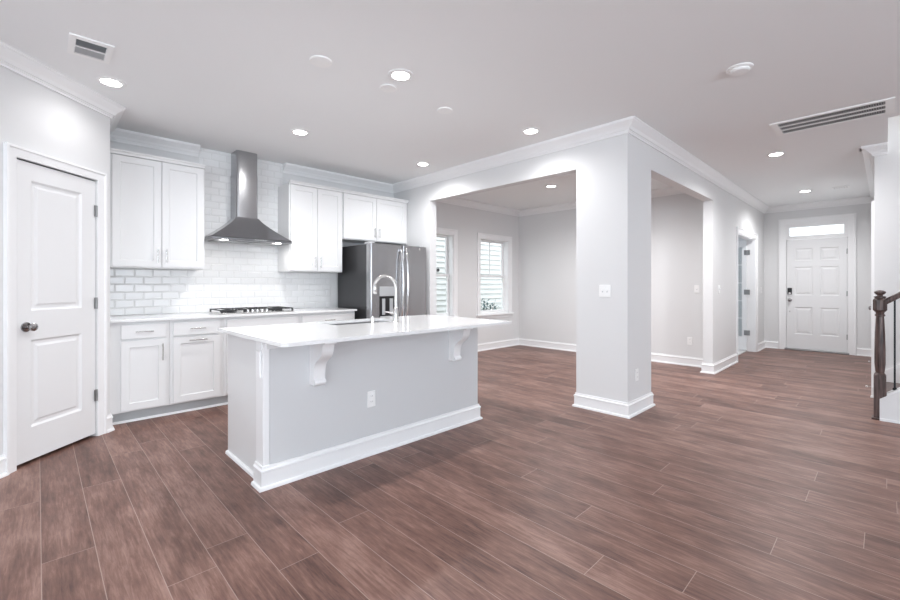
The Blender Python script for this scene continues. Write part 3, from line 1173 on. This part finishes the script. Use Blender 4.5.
MB().lathe([(0.04, 0.681), (0.04, 0.684), (0.03, 0.685)], ((SX0 + SX1) / 2, (SY0 + SY1) / 2, 0), 'z', 20).build('sink_drain', M['chrome'], r, smooth=True)

# faucet
fx, fy = 2.157, 2.870
r = empty('faucet', (fx, fy, CZ1), 0, 'tall brushed gooseneck kitchen faucet standing at the island sink', 'faucet')
MB().lathe([(0.029, 0), (0.029, 0.006), (0.024, 0.010), (0.0225, 0.105), (0.018, 0.112), (0.0135, 0.118)], (0, 0, 0), 'z', 24).build('faucet_base', M['nickel'], r, smooth=True)
dx, dy = -0.100, 0.170
L_ = math.hypot(dx, dy)
pts = [(0, 0, 0.11), (0, 0, 0.20), (0, 0, 0.285)]
rr = L_ / 2
for i in range(1, 15):
    a = math.pi * (1 - i / 15 * 0.97)
    s = rr * (1 + math.cos(a))
    pts.append((dx * s / L_, dy * s / L_, 0.285 + rr * math.sin(a)))
MB().tube(pts, 0.0135, 14).build('gooseneck', M['nickel'], r, smooth=True)
e = pts[-1]
MB().lathe([(0.014, 0.0), (0.019, -0.02), (0.020, -0.075), (0.016, -0.082)], e, 'z', 16).build('spray_head', M['nickel'], r, smooth=True)
hb = MB()
hb.tube([(-0.018, 0, 0.075), (-0.045, 0, 0.075)], 0.0125, 12)
hb.tube([(-0.045, 0, 0.075), (-0.052, 0.0, 0.082), (-0.105, 0.01, 0.088)], [0.010, 0.008, 0.006], 10)
hb.build('lever_handle', M['nickel'], r, smooth=True)

r = MB().lathe([(0.021, 0), (0.021, 0.006), (0.015, 0.008), (0.015, 0.052), (0.011, 0.055)], (0, 0, 0), 'z', 20).build('air_gap_cap', M['nickel'], smooth=True, loc=(1.935, 2.885, CZ1))
tag(r, 'short brushed cylinder cap on the island top beside the faucet', 'air gap cap')

# ------------------------------------------------------------ outlets and switches
def plate(loc, rotz, kind, label, group, gangs=1):
    """wall plate; local y points into the wall"""
    nm = 'light_switch' if kind == 'switch' else 'power_outlet'
    r = empty(nm, loc, rotz, label, 'light switch' if kind == 'switch' else 'power outlet', group)
    w_ = 0.035 + 0.023 * (gangs - 1)
    MB().box(-w_, w_, -0.006, 0.0, -0.0575, 0.0575, 0.003).build('cover_plate', M['plastic'], r)
    for g in range(gangs):
        cx = (g - (gangs - 1) / 2) * 0.046
        if kind == 'switch':
            MB().box(cx - 0.005, cx + 0.005, -0.016, -0.005, -0.004, 0.016, 0.002).build('toggle', M['plastic'], r)
            s = MB()
            s.box(cx - 0.006, cx + 0.006, -0.0066, -0.0055, -0.012, 0.012)
            s.build('toggle_slot', M['grey'], r)
        else:
            for z in (0.020, -0.020):
                f_ = MB().prism(rounded_rect(cx - 0.0165, cx + 0.0165, z - 0.014, z + 0.014, 0.008, {0, 1, 2, 3}, 4), -0.0085, -0.005, 'y').build('receptacle', M['plastic'], r)
                s = MB()
                for q in (-0.0065, 0.0065):
                    s.box(cx + q - 0.001, cx + q + 0.001, -0.0090, -0.0080, z - 0.002, z + 0.007)
                s.build('socket_slot', M['slot'], f_)
    return r


plate((1.716, IY0 - 0.0005, 0.393), 0, 'outlet', 'white outlet on the grey front panel of the kitchen island', 'power outlets')
plate((4.060, YC, 0.361), 0, 'outlet', 'white outlet low on the shaded side of the square column', 'power outlets')
plate((XD, 2.043, 0.372), R(-90), 'outlet', 'white outlet low on the dining wall seen through the hall opening', 'power outlets')
plate((XA, 1.858, 1.153), R(-90), 'switch', 'double white switch plate on the bright face of the square column', 'light switches', 2)
plate((XD, 1.949, 1.151), R(-90), 'switch', 'white single switch on the dining wall seen through the hall opening', 'light switches')
plate((6.903, YC, 1.153), 0, 'switch', 'white single switch on the hall pier beside the glazed study door', 'light switches')
plate((9.80, YC, 1.113), 0, 'switch', 'white single switch in the corner of the hall by the front door', 'light switches')

# ------------------------------------------------------------ ceiling fixtures
def downlight(x, y, label, power=LAMP):
    r = empty('recessed_light', (x, y, CE), 0, label, 'ceiling light', 'recessed ceiling lights')
    ring = MB().lathe([(0.092, 0.0), (0.092, -0.004), (0.082, -0.008), (0.062, -0.007), (0.060, -0.004), (0.060, 0.0)], (0, 0, 0), 'z', 32)
    ring.build('trim_ring', M['trim'], r, smooth=True)
    MB().lathe([(0.060, -0.003), (0.060, -0.007), (0.045, -0.012), (0.020, -0.015), (0.001, -0.0155)], (0, 0, 0), 'z', 32).build('lamp_lens', M['lens'], r, smooth=True)
    l = bpy.data.lights.new('lamp_beam', 'SPOT')
    l.energy = power
    l.color = (0.99, 0.99, 1.0)
    l.spot_size = R(166)
    l.spot_blend = 1.0
    l.shadow_soft_size = 0.05
    o = bpy.data.objects.new('lamp_beam', l)
    COL.objects.link(o)
    o.parent = r
    o.location = (0, 0, -0.06)
    return r


downlight(0.387, 3.965, 'lit recessed ceiling light above the pantry door', LAMP * 0.16)
downlight(1.833, 3.977, 'lit recessed ceiling light in front of the range hood')
downlight(3.400, 3.970, 'lit recessed ceiling light in front of the refrigerator')
downlight(1.848, 2.400, 'lit recessed ceiling light over the island, beside a round blank plate')
downlight(3.420, 2.393, 'lit recessed ceiling light beyond the island, near the dining opening header', LAMP * 0.55)
downlight(5.540, 3.510, 'lit recessed ceiling light inside the dining room', LAMP_FAR * 1.05)
downlight(5.540, 2.350, 'added recessed fill light inside the dining room, hidden behind the opening header', LAMP_FAR * 0.85)  # unseen lamp added to brighten the dining room
downlight(6.020, 0.870, 'lit recessed ceiling light in the hall, just past the long return grille', LAMP_FAR)
downlight(8.720, 0.890, 'lit recessed ceiling light near the front door', LAMP_FAR * 0.95)
downlight(0.387, 2.400, 'lit recessed ceiling light above the aisle left of the island, out of frame')
downlight(-1.80, -0.60, 'added recessed fill light, unseen in the living area behind the camera, west side')  # unseen lamp added for overall room brightness
downlight(-1.80, -3.00, 'added recessed fill light, unseen in the living area behind the camera, far corner')  # second unseen living area lamp, also added for brightness

for x, y, rad, lb in ((1.351, 2.620, 0.073, 'round white blank ceiling plate farthest left over the island'),
                      (1.900, 2.620, 0.064, 'round white blank ceiling plate touching the glow of the island light'),
                      (2.486, 2.617, 0.064, 'round white blank ceiling plate farthest right over the island')):
    r = MB().lathe([(rad, 0.0), (rad, -0.006), (rad - 0.004, -0.010), (rad * 0.5, -0.011), (0.001, -0.011)], (0, 0, 0), 'z', 32).build('blank_plate', M['plastic'], smooth=True, loc=(x, y, CE))
    tag(r, lb, 'ceiling plate', 'blank ceiling plates over the island')

r = empty('smoke_detector', (3.46, 0.70, CE), 0, 'round white smoke detector on the ceiling near the return grille', 'smoke detector')
MB().lathe([(0.078, 0.0), (0.078, -0.008), (0.070, -0.012), (0.062, -0.013)], (0, 0, 0), 'z', 32).build('mounting_base', M['plastic'], r, smooth=True)
MB().lathe([(0.060, -0.012), (0.058, -0.022), (0.050, -0.029), (0.020, -0.031), (0.001, -0.031)], (0, 0, 0), 'z', 32).build('detector_cap', M['plastic'], r, smooth=True)

# long return grille
x0, x1, y0, y1 = 4.862, 5.275, -0.052, 0.752
r = empty('return_grille', ((x0 + x1) / 2, (y0 + y1) / 2, CE), 0, 'long white return air grille with dark louvres on the hall ceiling', 'air vent')
hx, hy = (x1 - x0) / 2, (y1 - y0) / 2
MB().box(-hx + 0.02, hx - 0.02, -hy + 0.02, hy - 0.02, -0.0015, 0.0).build('duct_opening', M['ventdark'], r)
f = MB()
bw = 0.032
for a in ((-hx, hx, -hy, -hy + bw * 1.7), (-hx, hx, hy - bw * 1.7, hy), (-hx, -hx + bw, -hy + bw * 1.7, hy - bw * 1.7), (hx - bw, hx, -hy + bw * 1.7, hy - bw * 1.7)):
    f.box(a[0], a[1], a[2], a[3], -0.010, 0.0)
for k in (1, 2):
    x = -hx + bw + k * (2 * hx - 2 * bw) / 3
    f.box(x - 0.010, x + 0.010, -hy + bw * 1.7, hy - bw * 1.7, -0.009, 0.0)
fo = f.build('grille_frame', M['plastic'], r)
s = MB()
n = 46
for k in range(n):
    y = -hy + bw * 1.7 + (k + 0.5) * (2 * hy - 3.4 * bw) / n
    s.box(-hx + bw, hx - bw, y - 0.0028, y + 0.0028, -0.007, -0.0015)
s.build('louvre_slats', M['grey'], r)

# square supply register by the pantry
x0, x1, y0, y1 = 0.135, 0.345, 3.355, 3.640
r = empty('supply_register', ((x0 + x1) / 2, (y0 + y1) / 2, CE), 0, 'white two-bank supply register on the ceiling by the pantry wall', 'air vent')
hx, hy = (x1 - x0) / 2, (y1 - y0) / 2
MB().box(-hx + 0.02, hx - 0.02, -hy + 0.02, hy - 0.02, -0.0015, 0.0).build('duct_opening', M['ventdark'], r)
f = MB()
for a in ((-hx, hx, -hy, -hy + 0.042), (-hx, hx, hy - 0.042, hy), (-hx, -hx + 0.034, -hy + 0.042, hy - 0.042), (hx - 0.034, hx, -hy + 0.042, hy - 0.042), (-hx + 0.034, hx - 0.034, -0.005, 0.005)):
    f.box(a[0], a[1], a[2], a[3], -0.009, 0.0)
f.build('grille_frame', M['plastic'], r)
s = MB()
for bank in (-1, 1):
    for k in range(7):
        y = bank * (0.016 + k * 0.0135)
        t = 0.006 * bank
        s.face([(-hx + 0.03, y - 0.001, -0.0015), (hx - 0.03, y - 0.001, -0.0015), (hx - 0.03, y + t, -0.010), (-hx + 0.03, y + t, -0.010)])
        s.face([(-hx + 0.03, y + 0.001, -0.0015), (hx - 0.03, y + 0.001, -0.0015), (hx - 0.03, y + t + 0.001, -0.010), (-hx + 0.03, y + t + 0.001, -0.010)])
s.build('louvre_slats', M['grey'], r)

r = empty('ceiling_register', (8.78, 0.48, CE), 0, 'small slim supply register on the ceiling before the front door', 'air vent')
MB().box(-0.09, 0.09, -0.10, 0.10, -0.006, 0.0, 0.002).build('grille_frame', M['plastic'], r)
s = MB()
for k in range(6):
    s.box(-0.07, 0.07, -0.075 + k * 0.028, -0.067 + k * 0.028, -0.0075, -0.0055)
s.build('louvre_slats', M['grey'], r)

# ------------------------------------------------------------ staircase
SXO, SYO = 5.45, 0.036
r = empty('staircase', (SXO, SYO, 0), 0, 'staircase with dark turned newel, wood rail, black balusters and white stringer at the hall edge', 'staircase')
RISE, RUN = 0.188, 0.255
NS = 8
for k in range(NS):
    ya, yb = -0.03 - k * RUN, -0.03 - (k + 1) * RUN
    z = (k + 1) * RISE
    tr = MB().box(0.035, XS - SXO - 0.018, yb - 0.005, ya + 0.025, z - 0.026, z, 0.006, 2).build('tread', M['stairwood'], r)
    MB().box(0.035, XS - SXO - 0.018, ya - 0.018, ya, z - RISE, z - 0.026).build('riser', M['trim'], r)
# closed outer stringer with cap
zt = lambda y: 0.192 - y * RISE / RUN
ye = -0.03 - NS * RUN
MB().prism([(0.002, 0), (0.002, zt(0.002)), (ye, zt(ye)), (ye, 0)], -0.056, -0.041, 'x').build('stringer', M['cab'], r)
MB().prism([(-0.042, zt(-0.042)), (-0.042, zt(-0.042) + 0.020), (ye, zt(ye) + 0.020), (ye, zt(ye))], -0.062, 0.046, 'x').build('stringer_cap', M['trim'], r)
MB().box(-0.068, -0.056, ye, 0.002, 0.0, 0.022).build('shoe_molding', M['trim'], r)
MB().prism([(-0.042, 0), (-0.042, zt(-0.042)), (ye, zt(ye)), (ye, 0)], -0.041, 0.034, 'x').build('stringer_core', M['cab'], r)
# wall-side skirt
MB().prism([(-0.02, 0.0), (-0.02, 0.30), (ye, 0.30 + (-ye - 0.02) * RISE / RUN), (ye, 0.0)], XS - SXO - 0.018, XS - SXO - 0.001, 'x').build('wall_skirt', M['trim'], r)


def newel():
    n = MB()
    a = 0.040
    n.box(-a, a, -a, a, 0.0, 0.400, 0.004)
    n.lathe([(0.040, 0.398), (0.036, 0.410), (0.028, 0.420), (0.031, 0.436), (0.0365, 0.50), (0.0365, 0.62), (0.033, 0.78), (0.028, 0.905),
             (0.026, 0.925), (0.034, 0.932), (0.034, 0.942), (0.027, 0.950), (0.030, 0.965), (0.040, 0.975)], (0, 0, 0), 'z', 24)
    # faceted upper block with chamfered corners
    b8 = []
    for h_, q in ((0.970, 0.034), (0.985, 0.046), (1.075, 0.046), (1.092, 0.034)):
        b8.append((h_, q))
    rings = []
    for h_, q in b8:
        c_ = q * 0.42
        rings.append([n.bm.verts.new((x, y, h_)) for x, y in ((q, -c_), (q, c_), (c_, q), (-c_, q), (-q, c_), (-q, -c_), (-c_, -q), (c_, -q))])
    for A, B in zip(rings, rings[1:]):
        for i in range(8):
            j = (i + 1) % 8
            n.bm.faces.new((A[i], A[j], B[j], B[i]))
    n.bm.faces.new(rings[0][::-1])
    n.bm.faces.new(rings[-1])
    n.lathe([(0.030, 1.090), (0.040, 1.098), (0.040, 1.106), (0.022, 1.112), (0.018, 1.120), (0.030, 1.128), (0.039, 1.140), (0.038, 1.150), (0.024, 1.160), (0.001, 1.164)], (0, 0, 0), 'z', 24)
    return n.build('newel_post', M['stairwood'], r, smooth=True, sharp=30)


nw = newel()
MB().box(-0.056, 0.05, -0.05, 0.054, 0.0, 0.016, 0.004).build('newel_shoe', M['stairwood'], r)
# handrail
yr0, yr1 = -0.030, ye
sl = RISE / RUN
prf = [(-0.028, -0.028), (0.028, -0.028), (0.034, 0.0), (0.030, 0.018), (0.015, 0.030), (-0.015, 0.030), (-0.030, 0.018), (-0.034, 0.0)]
h = MB()
A = [h.bm.verts.new((x, yr0, 1.055 + z)) for x, z in prf]
B = [h.bm.verts.new((x, yr1, 1.055 + (yr0 - yr1) * sl + z)) for x, z in prf]
for i in range(8):
    j = (i + 1) % 8
    h.bm.faces.new((A[i], A[j], B[j], B[i]))
h.bm.faces.new(A[::-1])
h.bm.faces.new(B)
h.build('handrail', M['stairwood'], r, smooth=True, sharp=50)
y = -0.092
k = 0
while y > ye + 0.02:
    b = MB()
    zb, ztp = zt(y) + 0.018, 1.055 - 0.026 + (yr0 - y) * sl
    b.box(-0.0065, 0.0065, y - 0.0065, y + 0.0065, zb, ztp + 0.008)
    b.lathe([(0.015, zb), (0.015, zb + 0.014), (0.010, zb + 0.02)], (0, y, 0), 'z', 12)
    b.build('baluster', M['blackiron'], r)
    y -= 0.127

# ------------------------------------------------------------ door stops
def door_stop(x, y, z, label):
    r = empty('door_stop', (x, y, z), 0, label, 'door stop', 'spring door stops')
    MB().lathe([(0.012, 0.0), (0.012, 0.006), (0.005, 0.008), (0.005, 0.068)], (0, 0, 0), 'y', 10).build('spring', M['nickel'], r)
    MB().lathe([(0.009, 0.066), (0.009, 0.078), (0.006, 0.082)], (0, 0, 0), 'y', 10).build('rubber_tip', M['plastic'], r)


door_stop(6.66, YH - 0.010, 0.075, 'slim white-tipped spring door stop low behind the newel post')
door_stop(8.90, YH + 0.015, 0.070, 'small spring door stop on the baseboard near the front door')

# ------------------------------------------------------------ outside the dining windows
g = MB().box(-2, 14, YK + 0.3, 16, -0.5, -0.4).build('ground_lawn', M['grass'], kind='structure')
r = empty('neighbour_house', (7.5, 8.6, -0.4), 0, 'neighbouring house clad in pale green lap siding seen through the windows', 'house')
s = MB()
lap = 0.15
for k in range(36):
    z = k * lap
    s.face([(-5, -0.048, z), (7, -0.048, z), (7, 0.0, z + lap), (-5, 0.0, z + lap)])
    s.face([(-5, 0.0, z), (7, 0.0, z), (7, -0.048, z), (-5, -0.048, z)])
s.box(-5, 7, 0.002, 0.2, 0, 36 * lap)
s.build('siding', M['siding'], r)
MB().lathe([(0.045, -0.02), (0.045, -0.09), (0.02, -0.11)], (0.34, 0, 2.02), 'y', 14).build('dryer_vent', M['black'], r)

r = empty('shrub', (7.95, 7.0, -0.4), 0, 'dark blue-green shrub outside the right dining window', 'shrub')
st = MB()
lf = MB()
for k in range(9):
    a = k * 0.7
    st.tube([(0, 0, 0), (0.15 * math.cos(a), 0.15 * math.sin(a), 0.5), (0.34 * math.cos(a), 0.3 * math.sin(a), 1.05 + 0.1 * (k % 3))], [0.015, 0.01, 0.004], 6)
for k in range(420):
    a, rr = random.uniform(0, 6.28), 0.42 * math.sqrt(random.random())
    z = random.uniform(0.35, 1.28) - rr * 0.4
    px, py = rr * math.cos(a), rr * math.sin(a)
    v = Vector((random.uniform(-1, 1), random.uniform(-1, 1), random.uniform(-0.4, 1))).normalized() * 0.085
    q = v.cross(Vector((0.3, 0.2, 1))).normalized() * 0.024
    c_ = Vector((px, py, z))
    lf.face([c_, c_ + v * 0.5 + q, c_ + v, c_ + v * 0.5 - q])
st.build('stem', M['stairwood'], r)
lf.build('foliage', M['leafblue'], r)
